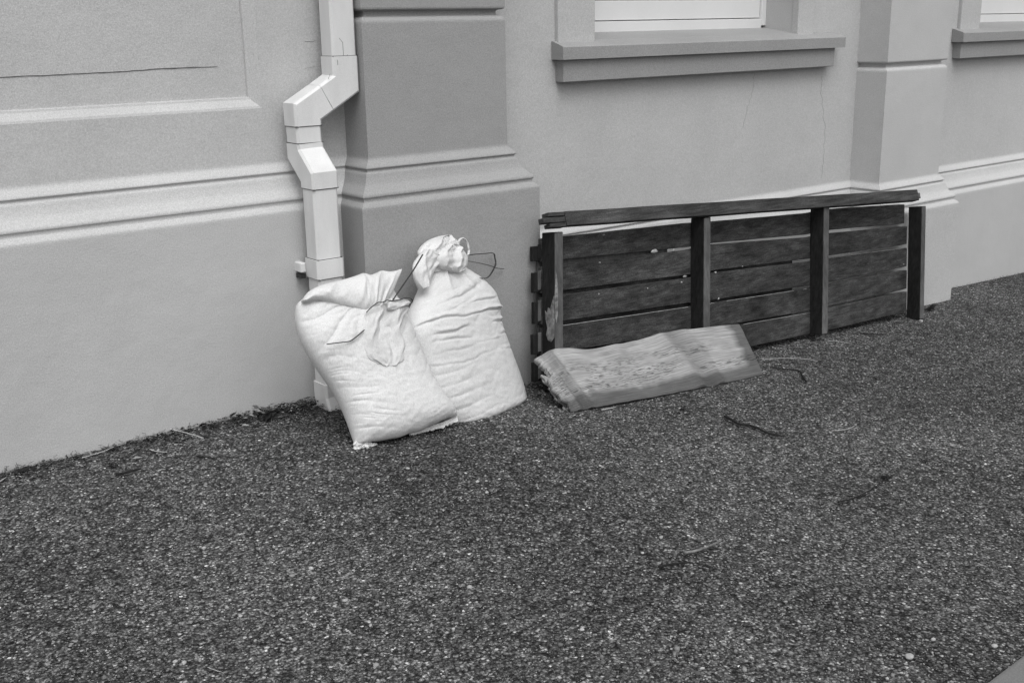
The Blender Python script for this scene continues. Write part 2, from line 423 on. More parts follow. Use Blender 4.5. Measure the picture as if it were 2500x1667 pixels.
# bays with windows
def bay(x0, x1, wx0, wx1, zs, low):
    bm = bmesh.new(); sweep(bm, [(x0, YW), (x1, YW)], mould(.470, top=zs), .3)
    box(bm, x0, wx0, YW, YW + .3, zs, 4.2); box(bm, wx1, x1, YW, YW + .3, zs, 4.2); box(bm, wx0, wx1, YW, YW + .3, 3.3, 4.2)
    link('wall', bm, M_wall, bld)
    # raised surround
    bm = bmesh.new(); t = .022; wA = .125
    box(bm, wx0 - .205, wx0 + .003, YW - t, YW + .02, zs + .02, 3.45); box(bm, wx1 - .003, wx1 + wA, YW - t, YW + .02, zs + .02, 3.45); box(bm, wx0 + .003, wx1 - .003, YW - t, YW + .02, 3.297, 3.45)
    bevel_all(bm, .006, 2); link('window_surround', bm, M_wall, bld)
    # window
    f = bmesh.new(); Y0 = YW + .185; zb = 1.312
    box(f, wx0, wx0 + .035, Y0, Y0 + .07, zb, 3.3); box(f, wx1 - .035, wx1, Y0, Y0 + .07, zb, 3.3)
    box(f, wx0 + .035, wx1 - .035, Y0, Y0 + .075, zb - .02, zb + .034); box(f, wx0 + .035, wx1 - .035, Y0, Y0 + .07, 3.24, 3.3)
    bevel_all(f, .002)
    fr = link('window', f, M_frame, bld)
    s = bmesh.new(); a0, a1 = wx0 + .037, wx1 - .037
    box(s, a0, a1, Y0 + .012, Y0 + .055, zb + .038, zb + .125); box(s, a0, a1, Y0 + .012, Y0 + .055, 2.3, 2.36)
    box(s, a0, a0 + .045, Y0 + .012, Y0 + .055, zb + .125, 3.235); box(s, a1 - .045, a1, Y0 + .012, Y0 + .055, zb + .125, 3.235); box(s, a0 + .045, a1 - .045, Y0 + .012, Y0 + .055, 3.16, 3.235)
    bevel_all(s, .002)
    link('sash', s, M_frame, fr)
    p = bmesh.new(); box(p, a0 + .04, a1 - .04, Y0 + .03, Y0 + .036, zb + .12, 3.18); link('pane', p, M_glass, fr)
    # sill
    sx0, sx1 = low
    bm = bmesh.new()
    # slab with a gently falling top
    ys, yb = 3.664, YW + .24
    v = [(ys, 1.196), (ys, 1.246), (ys + .006, 1.251), (YW - .002, 1.272), (YW - .002, 1.196)]
    ra = [bm.verts.new((sx0, y, z)) for y, z in v]; rb = [bm.verts.new((sx1, y, z)) for y, z in v]
    for k in range(5): bm.faces.new((ra[k], ra[(k + 1) % 5], rb[(k + 1) % 5], rb[k]))
    bm.faces.new(ra); bm.faces.new(rb[::-1])
    v = [(YW - .003, 1.20), (YW - .003, 1.2715), (yb, 1.309), (yb, 1.20)]
    ra = [bm.verts.new((wx0, y, z)) for y, z in v]; rb = [bm.verts.new((wx1, y, z)) for y, z in v]
    for k in range(4): bm.faces.new((ra[k], ra[(k + 1) % 4], rb[(k + 1) % 4], rb[k]))
    bm.faces.new(ra); bm.faces.new(rb[::-1])
    si = link('window_sill', bm, M_sill, bld)
    bm = bmesh.new(); box(bm, sx0 + .022, sx1 - .055, ys + .022, YW + .01, 1.103, 1.197); bevel_all(bm, .003); link('sill_apron', bm, M_sill, si)
bay(2.76, 5.40, 3.40, 4.775, 1.19, (3.175, 5.095))
bay(5.79, 9.6, 6.46, 7.85, 1.19, (6.205, 8.1))
bm = bmesh.new(); sweep(bm, [(9.6, YW), (16, YW)], mould(.470), .3); link('wall', bm, M_wall, bld)
# body, ends and roof behind the front
bm = bmesh.new(); box(bm, -7.98, 15.98, YW + .32, YW + 6, -.9, 4.15); link('building_core', bm, M_wall, bld)
bm = bmesh.new(); box(bm, -8.1, 16.1, YW - .02, YW + 6.1, 4.21, 4.35); link('roof', bm, M_dark, bld)

# cracks
def crack(pts, wd, m, Y, amp, seed=0):
    bm = bmesh.new(); P = []
    for a, b_ in zip(pts, pts[1:]):
        for k in range(14):
            t = k / 14; P.append((a[0] + (b_[0] - a[0]) * t, a[1] + (b_[1] - a[1]) * t))
    P.append(pts[-1]); up, dn = [], []
    horiz = abs(pts[-1][0] - pts[0][0]) > abs(pts[-1][1] - pts[0][1])
    for i, (x, y) in enumerate(P):
        j = amp * nz(i * .35, seed, 3.3); ww = wd * (.5 + .9 * abs(nz(i * .21, seed + 9, 1)) + .2) * min(1, (len(P) - i) / 6)
        if horiz: a = onY(x, y + j - ww, Y); b_ = onY(x, y + j + ww, Y)
        else: a = onY(x + j - ww, y, Y); b_ = onY(x + j + ww, y, Y)
        up.append(bm.verts.new(a)); dn.append(bm.verts.new(b_))
    for i in range(len(P) - 1): bm.faces.new((up[i], up[i + 1], dn[i + 1], dn[i]))
    r = bmesh.ops.extrude_face_region(bm, geom=list(bm.faces))
    bmesh.ops.translate(bm, verts=[e for e in r['geom'] if isinstance(e, bmesh.types.BMVert)], vec=(0, .004, 0))
    return link('crack', bm, m, bld)
crack([(-60, 181), (120, 173), (250, 167), (360, 159), (500, 153.5)], 1.0, M_crack, YW + .0325, 1.1, 1)
crack([(1733, 168), (1730, 205), (1715, 255), (1704, 300)], .55, M_crack2, YW - .0008, 3, 2)
crack([(1888, 175), (1886, 215), (1895, 290), (1892, 370), (1887, 410)], .55, M_crack2, YW - .0008, 3, 3)
crack([(700, 97), (728, 96)], .5, M_crack, YW - .0008, 3, 4)
crack([(700, 158), (730, 153)], .5, M_crack2, YW - .0008, 3, 5)

# ------------------------------------------------------------------ DOWNPIPE
pipe = thing('downpipe', 'white painted square downpipe kinked over the plinth, left of the dark pilaster', 'downpipe')
def rect_run(name, secs, m, grow=0.0, W=.098, D=.085):
    """secs: (x_left, y_front, z) centres of cut, each with the normal given by neighbours (mitred)"""
    bm = bmesh.new(); pts = [Vector(s) for s in secs]; rings = []; n = len(pts)
    W2 = W / 2 + grow; D2 = D / 2 + grow
    cs = 0.008
    prof = [(-W2 + cs, -D2), (W2 - cs, -D2), (W2, -D2 + cs), (W2, D2 - cs), (W2 - cs, D2), (-W2 + cs, D2), (-W2, D2 - cs), (-W2, -D2 + cs)]
    for i, p in enumerate(pts):
        d0 = (pts[i] - pts[i - 1]).normalized() if i else (pts[1] - pts[0]).normalized()
        d1 = (pts[i + 1] - pts[i]).normalized() if i < n - 1 else d0
        nm = (d0 + d1).normalized()
        ring = []
        for a, b_ in prof:
            # project the vertical profile along the local axis on to the mitre plane
            ax = d1 if i < n - 1 else d0
            ex = Vector((1, 0, 0)); ex = (ex - ax * ex.dot(ax)).normalized()
            ey = ax.cross(ex); ey = ey if ey.y > 0 else -ey
            q = p + ex * a + ey * b_
            q = q + ax * ((p - q).dot(nm) / ax.dot(nm))
            ring.append(bm.verts.new(q))
        rings.append(ring)
    for a, b_ in zip(rings, rings[1:]):
        for j in range(8): bm.faces.new((a[j], a[(j + 1) % 8], b_[(j + 1) % 8], b_[j]))
    bm.faces.new(rings[0]); bm.faces.new(rings[-1][::-1])
    return link(name, bm, m, pipe)
U = 2.111; Lx = 1.955; YU = 3.657; YD = 3.573
G = .0035
rect_run('pipe', [(U, YU, 4.15), (U, YU, 1.236)], M_pipe)
rect_run('elbow', [(U, YU, 1.245), (U, YU, 1.150), (2.028, YU, 1.103)], M_pipe, G)
rect_run('elbow', [(2.0265, YU, 1.1021), (Lx - .005, YU, 1.060), (Lx - .005, YU, 1.012)], M_pipe, G)
rect_run('pipe', [(Lx - .005, YU, 1.0105), (Lx - .003, YU, .949)], M_pipe, .0005)
rect_run('elbow', [(Lx - .003, YU, .952), (Lx - .002, YU, .915), (Lx, YD, .838), (Lx, YD, .800)], M_pipe, G)
rect_run('pipe', [(Lx, YD, .798), (Lx, YD, .07)], M_pipe)
rect_run('bracket', [(Lx, YD, .548), (Lx, YD, .480)], M_pipe, .006)
for a_, b_ in ((Lx - .078, Lx - .056), (Lx + .056, Lx + .078)):
    bm = bmesh.new(); box(bm, a_, b_, YD + .035, YD + .085, .496, .532); bevel_all(bm, .003); link('bracket_lug', bm, M_pipe, pipe)
bm = bmesh.new(); box(bm, Lx - .080, Lx - .062, YD + .03, YD + .07, .476, .491); link('bolt', bm, M_strap, pipe)
rect_run('pipe_shoe', [(Lx, YD, .085), (Lx, YD, .03), (Lx + .004, YD - .02, -.03)], M_pipe, .005)
# dark opening seams between the fittings
for z, x, y, gg in ((1.0113, Lx - .005, YU, G - .0012), (.7990, Lx, YD, G - .0012), (.479, Lx, YD, .0028), (1.2455, U, YU, .0012), (.9525, Lx - .003, YU, .0014), (.549, Lx, YD, .0012)):
    bm = bmesh.new(); box(bm, x - .049 - gg, x + .049 + gg, y - .0425 - gg, y + .04, z - .0016, z + .0012)
    link('seam', bm, M_strap, pipe)

for pts_ in ([(779, 88), (787, 98), (789, 128)], [(798, 126), (799, 131)], [(758, 170), (754, 182)], [(775, 138), (776, 150)]):
    bm = bmesh.new(); tube(bm, [onY(x, y, YU - .0425 - (.0038 if y > 132 else .0004)) for x, y in pts_], .0008, 4); link('scuff', bm, M_crack, pipe)

# ------------------------------------------------------------------ SANDBAGS
def ridged(x): return (1 - abs(math.sin(x))) ** 2
def bump1(x, c, w_): return math.exp(-((x - c) / w_) ** 2)
def sstep(a, b_, x):
    t = min(max((x - a) / (b_ - a), 0), 1); return t * t * (3 - 2 * t)
def strap(name, pl, pts, off, r, parent, flat=.45):
    P = smooth_line([pl(x, y, off + (d if d else 0)) for x, y, d in pts], 5)
    bm = bmesh.new(); tube(bm, P, r, 6, flat); return link(name, bm, M_strap, parent, smooth=True)

# --- front bag
pl1 = lean(3.112, 0.0, .46)
bag1 = thing('sandbag', 'full white woven sandbag with its tied neck flopped over the front, leaning on the downpipe', 'sandbag', group='white sandbags against the wall')
L1 = [(815, 1018), (806, 985), (790, 940), (766, 895), (735, 850), (706, 805), (688, 765), (680, 728), (684, 698), (708, 678)]
R1 = [(1048, 955), (1038, 932), (1006, 893), (984, 850), (962, 800), (943, 752), (925, 712), (908, 680), (894, 655), (880, 648)]
T1 = lambda v: .088 * (1 - (1 - min(1, (v + .015) / .24)) ** 2.4) ** .5 * (1 - .45 * sstep(.55, 1, v)) * (1 - sstep(.93, 1.0, v) * .75)
def wr1(s, v):
    # taut belly, tight creases running in from the left edge, loose folds by the shoulder
    e = (1 - s)
    x = v * 95 + s * 16 + 3.0 * nz(s * 3.2, v * 9, 1)
    left = sstep(.50, .02, s) * sstep(.02, .10, v) * sstep(.56, .38, v)
    c = -.0095 * left * max(0, .15 + 1.5 * nz(s * 4, v * 16, 7)) * ridged(x) ** 2 - .003 * left * ridged(x * .43 + 2)
    c += -.0022 * sstep(.70, .98, s) * sstep(.2, .3, v) * sstep(.75, .5, v) * ridged(v * 44 - s * 14 + 3 * nz(v * 5, s, 2))
    # fold crease fans from the tie to the left shoulder
    up = sstep(.42, .60, v) * sstep(.62, .30, s)
    th = math.atan2((v - .80) * 1.7, s - .62)
    c += -.0075 * up * ridged(th * 7.5 + 1.5 * nz(s * 3, v * 3, 4)) * sstep(0, .25, .75 - s)
    rd = 1 - abs(nz(s * 3.4 + .8 * nz(s * 2, v * 3, 8), v * 6.5 - s * 2, 33)) * 2.2
    c += -.0028 * max(0, rd) ** 5 * (.4 + .6 * sstep(.3, .7, v)) + .004 * nz(s * 2.6, v * 4.5, 11) + 0.0018 * nz(s * 8, v * 15, 5) + .0014 * nz(s * 17, v * 38, 9) + .0008 * nz(s * 26, v * 50, 2)
    return c
sag1 = lambda s, v: (0, 13 * math.exp(-v * 14) * math.sin(math.pi * min(1, s * 1.15)) + 3 * nz(s * 9, v * 3, 3) * math.exp(-v * 20))
ladder('body', L1, R1, pl1, T1, wr1, M_bag, bag1, 120, 230, sag=sag1, pw=3.0)
# hem strip at the foot
hL = [(812, 1032), (812, 1020), (814, 1006)]; hR = [(1052, 972), (1052, 963), (1050, 952)]
sagh = lambda s, v: (0, (13 * math.sin(math.pi * min(1, s * 1.15)) + 3.5 * nz(s * 14, 2, 3)) * (1 if v < .9 else 1) - 3)
ladder('hem', [(813, 1031), (810, 1022), (813, 1012)], [(868, 1031), (866, 1026), (862, 1020)], pl1, lambda v: .006, lambda s, v: .010 * nz(s * 5, v * 2, 6) + .004 * nz(s * 14, v * 5, 6), M_bag, bag1, 50, 20, off=.004, sag=lambda s, v: (4 * nz(s * 5, v * 4, 2), 5 * nz(s * 5, 2 + v, 3) + 3 * nz(s * 17, v * 3, 3)), pw=4)
ladder('hem', [(940, 1001), (940, 990)], [(1052, 968), (1049, 956)], pl1, lambda v: .004, lambda s, v: .008 * nz(s * 9, v * 2, 6), M_bag, bag1, 90, 8, off=.002, sag=lambda s, v: (0, (1 - v) * (5 * nz(s * 7, 5, 3) + 4 * nz(s * 23, 5, 3)) + 3 * math.sin(math.pi * s)), pw=5)
# fabric folded over the shoulder, gathered into the tie
fT = [(682, 698), (696, 678), (722, 664), (758, 655), (790, 646), (808, 640), (820, 636), (834, 640), (848, 636), (862, 630), (884, 632), (908, 626)]
fB = [(688, 701), (712, 697), (738, 704), (764, 714), (790, 722), (812, 729), (822, 728), (832, 725), (842, 722), (850, 720), (858, 718), (868, 716)]
def wrf(s, v):
    th = v * 13
    return .010 * (1 - s) ** .6 * (ridged(th + 1.2 * s + .8 * nz(v * 6, s * 2, 3)) - .4) + .004 * nz(v * 16, s * 3, 8) + .012 * s * math.sin(math.pi * v)
ladder('folded_top', fT, fB, pl1, lambda v: .014 + .030 * math.sin(math.pi * min(1, v * 1.0)) ** .7, wrf, M_bag, bag1, 50, 150, off=.045, pw=2.6)
# loose tail below the tie
tL = [(842, 714), (822, 724), (811, 742), (808, 770), (809, 800), (813, 822), (823, 838), (840, 849)]
tR = [(858, 710), (888, 713), (912, 722), (897, 747), (891, 776), (901, 808), (900, 830), (890, 847)]
def wrt(s, v):
    th = math.atan2(s - .42, v + .06)
    f = ridged(th * 3.1 + .7 * nz(s * 2, v * 2, 5) + .9) - .35
    return .011 * f * sstep(1.0, .45, v) * sstep(-.02, .12, v) + .008 * nz(s * 3.3, v * 3, 4) + .005 * nz(s * 8, v * 8, 14) - .010 * bump1(v, .55, .12) * bump1(s, .62, .16) + .0012 * nz(s * 20, v * 20, 1)
ladder('tied_tail', tL, tR, pl1, lambda v: .010 * (1 - v * .6) + .001, wrt, M_tail, bag1, 60, 70, off=.087, sag=lambda s, v: (5 * nz(s * 3, v * 7, 1), 5 * math.sin(math.pi * s) * sstep(.7, 1, v) + 3 * nz(s * 6, v * 2, 8)), pw=3.0)
# little wing of the knot
wL = [(856, 706), (872, 703), (890, 703), (905, 706), (911, 712)]; wR = [(858, 728), (872, 728), (886, 724), (900, 718), (909, 716)]
ladder('knot_wing', wL, wR, pl1, lambda v: .010 * (1 - v) + .002, lambda s, v: .004 * nz(s * 4, v * 5, 2), M_bag, bag1, 20, 30, off=.100)
strap('cable_tie', pl1, [(812, 733, -.01), (820, 723, .006), (832, 714, .012), (842, 714, .014), (852, 709, .012), (866, 709, .008), (880, 707, .008), (897, 703, .008), (908, 704, .006), (912, 710, .004), (906, 717, 0)], .106, .0032, bag1)
strap('cable_tie', pl1, [(866, 710, 0), (880, 690, .004), (896, 665, .01), (912, 640, .016), (931, 607, .02)], .106, .0036, bag1)
strap('cable_tie', pl1, [(724, 804, -.004), (742, 802, .0), (760, 800, .002), (776, 797, .002), (790, 787, .004), (806, 773, .006)], .094, .0034, bag1)

# --- rear bag
_a = onG(1045, 986) + Vector((0, .085, 0)); _b = onG(1203, 917) + Vector((0, .05, 0)); _c = onY(1015, 600, 3.43)
pl2 = plane3(_a, _b, _c)
bag2 = thing('sandbag', 'white woven sandbag standing upright with a ruffled open top, against the dark pilaster', 'sandbag', group='white sandbags against the wall')
L2 = [(1040, 985), (1030, 972), (1006, 940), (985, 900), (968, 850), (950, 800), (940, 760), (944, 722), (956, 695), (968, 664), (982, 636), (990, 612)]
R2 = [(1200, 915), (1196, 905), (1186, 870), (1172, 832), (1158, 796), (1146, 762), (1138, 728), (1138, 702), (1128, 672), (1100, 640), (1066, 615), (1050, 602)]
T2 = lambda v: .088 * (1 - (1 - min(1, (v + .02) / .13)) ** 2.4) ** .5 * (1 - .62 * sstep(.55, 1, v))
def wr2(s, v):
    c = 0
    for vc, amp, w_, sl in ((.50, .010, .011, .02), (.555, .012, .012, .05), (.46, .007, .010, -.02), (.60, .008, .014, .10), (.66, .006, .02, .16), (.40, .004, .009, .03), (.36, .003, .008, .0)):
        x = v - vc - sl * s + .030 * nz(s * 2.6, vc * 30, 2) + .008 * nz(s * 9, vc * 30, 2)
        g_ = max(0, .25 + 1.6 * nz(s * 2.4, vc * 37, 6) + .45 * s - .1)
        c -= amp * .75 * math.exp(-(x / (w_ * .55)) ** 2) * g_
        c += amp * .55 * math.exp(-((x - 1.5 * w_) / (w_ * 1.2)) ** 2) * g_
    c += -.0030 * sstep(.6, .1, s) * sstep(.05, .15, v) * sstep(.45, .3, v) * ridged(v * 56 + 2 * nz(s * 2, v * 5, 3))
    pl = sstep(.70, .95, v)
    c += .016 * pl * (ridged((s - .62) * 8.5 + .9 * nz(s * 3, v * 2, 9)) - .4)
    rd = 1 - abs(nz(s * 3.1 + .8 * nz(s * 2, v * 3, 28), v * 7 - s * 1.5, 43)) * 2.2
    c += -.0025 * max(0, rd) ** 5 * (.35 + .65 * sstep(.3, .6, v)) + .004 * nz(s * 2.4, v * 4, 21) + 0.0018 * nz(s * 8, v * 14, 15) + .0014 * nz(s * 17, v * 38, 19) + .0008 * nz(s * 26, v * 50, 2)
    return c
sag2 = lambda s, v: (0, 9 * math.exp(-v * 14) * math.sin(math.pi * s) + 2.5 * nz(s * 9, v * 3, 13) * math.exp(-v * 20))
ladder('body', L2, R2, pl2, T2, wr2, M_bag, bag2, 120, 230, sag=sag2, pw=2.9)
ladder('hem', [(1036, 996), (1036, 984)], [(1212, 918), (1206, 910)], pl2, lambda v: .002, lambda s, v: .003 * nz(s * 20, v * 2, 16) - .004, M_bag, bag2, 80, 6, off=-.006,
       sag=lambda s, v: (0, 7 * math.sin(math.pi * s) + 3 * nz(s * 14, 2, 9)), pw=8)
# ruffled top: back ruff, front ruff and hanging corner
rl = [(984, 628), (966, 608), (954, 586), (960, 568), (978, 553), (1000, 545), (1014, 543)]
rr = [(1050, 622), (1054, 604), (1054, 590), (1048, 576), (1040, 566), (1030, 556), (1020, 545)]
def wrr(s, v):
    return .014 * (ridged(s * 8 + 2 * v + 1.5 * nz(s * 3, v * 3, 25)) - .35) * sstep(0, .3, v) + .007 * nz(s * 6, v * 6, 31) + .003 * nz(s * 15, v * 15, 1)
ladder('ruffled_top', rl, rr, pl2, lambda v: .034 * math.sin(math.pi * (.12 + .8 * v)) , wrr, M_bag, bag2, 70, 70, off=.02)
ul = [(1008, 628), (990, 620), (978, 602), (980, 584), (992, 572), (1006, 566)]
ur = [(1030, 632), (1044, 622), (1050, 604), (1046, 588), (1034, 575), (1016, 568)]
ladder('ruffled_top', ul, ur, pl2, lambda v: .030 * math.sin(math.pi * (.15 + .8 * v)), lambda s, v: .012 * (ridged(s * 7 - 3 * v + nz(s * 4, v * 4, 3)) - .4) + .006 * nz(s * 7, v * 7, 41) - .012 * bump1(v, .62, .16) * bump1(s, .5, .25), M_bag, bag2, 60, 60, off=.045)
cl = [(950, 668), (940, 652), (933, 630), (934, 610), (944, 594), (958, 578)]
cR = [(960, 664), (970, 645), (978, 625), (990, 606), (990, 592), (978, 578)]
ladder('ruffled_top', cl, cR, pl2, lambda v: .018, lambda s, v: .008 * (ridged(s * 5 + v * 3) - .4) + .005 * nz(s * 6, v * 6, 51), M_bag, bag2, 40, 50, off=.035)
# clear looped lip
bm = bmesh.new(); lp = [pl2(1049 + 13 * math.cos(a), 575 + 24 * math.sin(a) + 3 * math.cos(a), .03) for a in [i / 20 * 2 * math.pi for i in range(21)]]
tube(bm, lp, .0055, 6, .5); link('looped_edge', bm, M_bag, bag2, smooth=True)
# gathers just below the neck
strap('cable_tie', pl2, [(1050, 592, -.01), (1066, 590, 0), (1086, 589, .006), (1106, 588, .01), (1110, 598, .01), (1113, 612, .008), (1109, 626, .004), (1100, 641, .0), (1090, 644, -.004), (1074, 640, -.01)], .045, .0036, bag2)
strap('cable_tie', pl2, [(1054, 604, -.006), (1070, 608, 0), (1090, 613, .004), (1108, 618, .004), (1120, 622, .004), (1134, 623, .004)], .045, .0030, bag2)

# ------------------------------------------------------------------ SLATTED WOODEN PANEL
pan = thing('slatted_panel', 'dark stained slatted wooden panel with cross battens, leaning on its side against the wall', 'panel')
# local frame: u along the length, v up the lean, w towards the viewer (w = 0 on the slats' faces)
A = onY(1274, 893, 3.30); Bq = onY(2112, 729, 3.27); Tq = onY(1273, 534, 3.395)
eu = (Bq - A); LEN = eu.length; eu.normalize()
ev = (Tq - A); HGT = ev.length; ev.normalize(); ew = eu.cross(ev).normalized()   # the frame is racked a little out of square
DEP = .080
def W(u, v, w_): return A + eu * u + ev * v + ew * (w_ - DEP)
def pbox(bm, u0, u1, v0, v1, w0, w1, jit=0, tw=0):
    vs = []
    for u in (u0, u1):
        for v in (v0, v1):
            for w_ in (w0, w1):
                vs.append(bm.verts.new(W(u, v + (tw if u == u1 else 0), w_)))
    for f in ((0, 1, 3, 2), (4, 6, 7, 5), (0, 4, 5, 1), (2, 3, 7, 6), (0, 2, 6, 4), (1, 5, 7, 3)): bm.faces.new([vs[i] for i in f])
def uv_of(px, py, w_=0.0):
    pA = W(0, 0, w_); r = ray(px, py); t = (pA - CAM).dot(ew) / r.dot(ew); q = CAM + r * t - pA
    c = eu.dot(ev); a, b = q.dot(eu), q.dot(ev)
    return (a - c * b) / (1 - c * c), (b - c * a) / (1 - c * c)
# batten positions from their front left edges
bu = [0.0] + [uv_of(x, 620, DEP)[0] for x in (1615.5, 1889.5)] + [LEN]
BW = .046
# slats: seams read at six stations along the panel, (x, lower edge of upper slat, upper edge of lower slat)
rs = random.Random(3)
zp = lambda x, y: ((1220 + x / 2.0276) / SC, (440 + y / 2.0276) / SC)
seams = [[(345, 0, 275), (930, 0, 211), (1055, 0, 204), (1520, 0, 163), (1640, 0, 141), (2010, 0, 118)],
         [(345, 390, 412), (930, 332, 345), (1055, 311, 317), (1520, 269, 283), (1640, 246, 262), (2010, 215, 227)],
         [(345, 541, 562), (930, 468, 484), (1055, 446, 458), (1520, 390, 404), (1640, 372, 382), (2010, 318, 334)],
         [(345, 692, 712), (930, 607, 626), (1055, 592, 606), (1520, 522, 536), (1640, 502, 511), (2010, 428, 443)],
         [(345, 842, 856), (930, 752, 762), (1055, 728, 737), (1520, 646, 656), (1640, 618, 627), (2010, 538, 549)],
         [(345, 975, 0), (930, 880, 0), (1055, 860, 0), (1520, 762, 0), (1640, 738, 0), (2010, 648, 0)]]
def seamuv(k, which):
    out = [uv_of(*zp(p[0], p[which]), 0.0) for p in seams[k]]
    m0 = (out[1][1] - out[0][1]) / (out[1][0] - out[0][0]); m1 = (out[-1][1] - out[-2][1]) / (out[-1][0] - out[-2][0])
    return [(-.002, out[0][1] + m0 * (-.002 - out[0][0]))] + out + [(LEN + .02, out[-1][1] + m1 * (LEN + .02 - out[-1][0]))]
def interp(L, u):
    for (a, va), (b, vb) in zip(L, L[1:]):
        if u <= b: return va + (vb - va) * max(0, (u - a)) / (b - a)
    return L[-1][1]
cuts = [seamuv(k, 2) for k in range(5)]
for k in range(5):
    top_, bot_ = cuts[k], seamuv(k + 1, 1)
    bm = bmesh.new(); U1 = LEN - .035 if k == 0 else LEN - .012; NU = 60; rows = []
    for i in range(NU + 1):
        u = U1 * i / NU
        h = interp(top_, u) - .0012 * nz(u * 6, k, 2); l_ = interp(bot_, u) + .0012 * nz(u * 7, k, 8); wv = .0015 * nz(u * 2, k * 3, 5) + .002 * k
        if i == NU: h -= .002; l_ += .002
        rows.append([bm.verts.new(W(u, v_, w_ + wv)) for v_, w_ in ((l_, -.020), (l_, -.002), (l_ + .002, .0), (h - .002, .0), (h, -.002), (h, -.020))])
    for ra, rb in zip(rows, rows[1:]):
        for q in range(6): bm.faces.new((ra[q], ra[(q + 1) % 6], rb[(q + 1) % 6], rb[q]))
    bm.faces.new(rows[0]); bm.faces.new(rows[-1][::-1])
    link('slat', bm, M_slat, pan)
# strips added behind the lower seams of the first two bays to darken the gaps
for k in (1, 2, 3, 4):
    bm = bmesh.new(); rows = []
    ua, ub = (bu[0], bu[1] * .86) if k == 1 else (bu[0], bu[2] - .10)
    for i in range(11):
        u = ua + (ub - ua) * i / 10; v = interp(cuts[k], u)
        rows.append([bm.verts.new(W(u, v_, w_)) for v_, w_ in ((v - .03, -.034), (v - .03, -.025), (v + .05, -.025), (v + .05, -.034))])
    for ra, rb in zip(rows, rows[1:]):
        for q in range(4): bm.faces.new((ra[q], ra[(q + 1) % 4], rb[(q + 1) % 4], rb[q]))
    bm.faces.new(rows[0]); bm.faces.new(rows[-1][::-1]); link('added_gap_strip', bm, M_woodl if k == 1 else M_slat, pan)
# battens
for i, u in enumerate(bu):
    bm = bmesh.new()
    top = uv_of(*((1273, 534), (1627, 499), (1899, 476), (2118, 474))[i], DEP)[1]
    bot = -.012 if i != 2 else uv_of(1899, 767, DEP)[1]
    wd = BW if i < 3 else .040
    pbox(bm, u, u + wd, bot, top, .0015, DEP)
    bmesh.ops.subdivide_edges(bm, edges=[e for e in bm.edges if abs((e.verts[0].co - e.verts[1].co).dot(ev)) > .3], cuts=10)
    for v in bm.verts: v.co += eu * (.002 * nz(v.co.z * 9, i * 5, 2))
    bmesh.ops.bevel(bm, geom=list(bm.edges), offset=.002, segments=1, affect='EDGES')
    o = link('batten', bm, M_batten, pan)
    # worn front, paler than the sides: its stronger light is put into the colour
    bm = bmesh.new()
    pbox(bm, u + .002, u + wd - .003, bot + .004, top - .003, DEP - .004, DEP + .0015)
    link('worn_lit_face', bm, M_woodl, o)
# second board against the first batten
bm = bmesh.new(); pbox(bm, BW + .003, BW + .040, .0, HGT - .025, .0045, .030); bevel_all(bm, .0015); link('batten', bm, M_slat, pan)
# slat ends showing past the first batten
for k in range(5):
    va = interp(cuts[k], 0) - .016 - .006 * (k % 2); vb = interp(seamuv(k + 1, 1), 0) + .004
    if k == 0: va -= .012
    bm = bmesh.new(); pbox(bm, -.042 + .003 * (k % 3), -.0035, vb, va, -.024, -.003); bevel_all(bm, .002); link('slat_end', bm, M_batten, pan)
    bm = bmesh.new(); pbox(bm, -.020, -.0035, vb + .01, va + .006, -.002, .0015); bevel_all(bm, .001); link('slat_end', bm, M_woodl if k else M_batten, pan)
# torn pale patch on the first batten
def patch(name, pts, m, th=.003, w_=DEP + .0018, par=pan):
    bm = bmesh.new(); vs = [bm.verts.new(W(*uv_of(x, y, w_), w_)) for x, y in pts]
    f = bm.faces.new(vs); r = bmesh.ops.extrude_face_region(bm, geom=[f])
    bmesh.ops.translate(bm, verts=[e for e in r['geom'] if isinstance(e, bmesh.types.BMVert)], vec=-ew * th)
    return link(name, bm, m, par)
patch('bare_patch', [(1275, 660), (1277, 625), (1280, 640), (1282, 690), (1281, 725), (1278, 742), (1276, 730), (1274.5, 690)], M_patch)
bm = bmesh.new()
yz = [(.022, .50), (.034, .485), (.040, .52), (.055, .515), (.066, .56), (.079, .60), (.079, .33), (.060, .30), (.040, .31), (.028, .345), (.036, .39), (.026, .44)]
vs = [bm.verts.new(W(-.0012, HGT * v_, w_)) for w_, v_ in yz]; f = bm.faces.new(vs); r = bmesh.ops.extrude_face_region(bm, geom=[f])
bmesh.ops.translate(bm, verts=[e for e in r['geom'] if isinstance(e, bmesh.types.BMVert)], vec=eu * .003); link('bare_patch', bm, M_patch, pan)
# paint blobs and resin knots on the slats
def blob(px, py, a, b_, w0=.002, m=M_raw, par=pan):
    u, v = uv_of(px, py, w0); bm = bmesh.new(); bmesh.ops.create_icosphere(bm, subdivisions=2, radius=1)
    for vt in bm.verts:
        n = 1 + .35 * nz(vt.co.x * 2 + px, vt.co.y * 2, vt.co.z)
        vt.co = W(u, v, w0) + (eu * vt.co.x * a + ev * vt.co.y * b_ + ew * vt.co.z * .004) * n
    return link('chipped_spot', bm, m, par, smooth=True)
for x, y, a, b_ in ((1503, 577, .020, .009), (1548, 574, .010, .007), (1573, 635, .013, .006), (1643, 626, .008, .005), (1650, 686, .007, .005), (1565, 648, .006, .004),
                    (1377, 603, .006, .003), (1375, 675, .006, .005), (1487, 662, .004, .003), (1705, 612, .004, .003), (2110 * .9, 604, .006, .003), (2112, 603, .010, .004), (2075, 607, .007, .003), (1386, 540, .006, .004)):
    blob(x, y, a, b_)
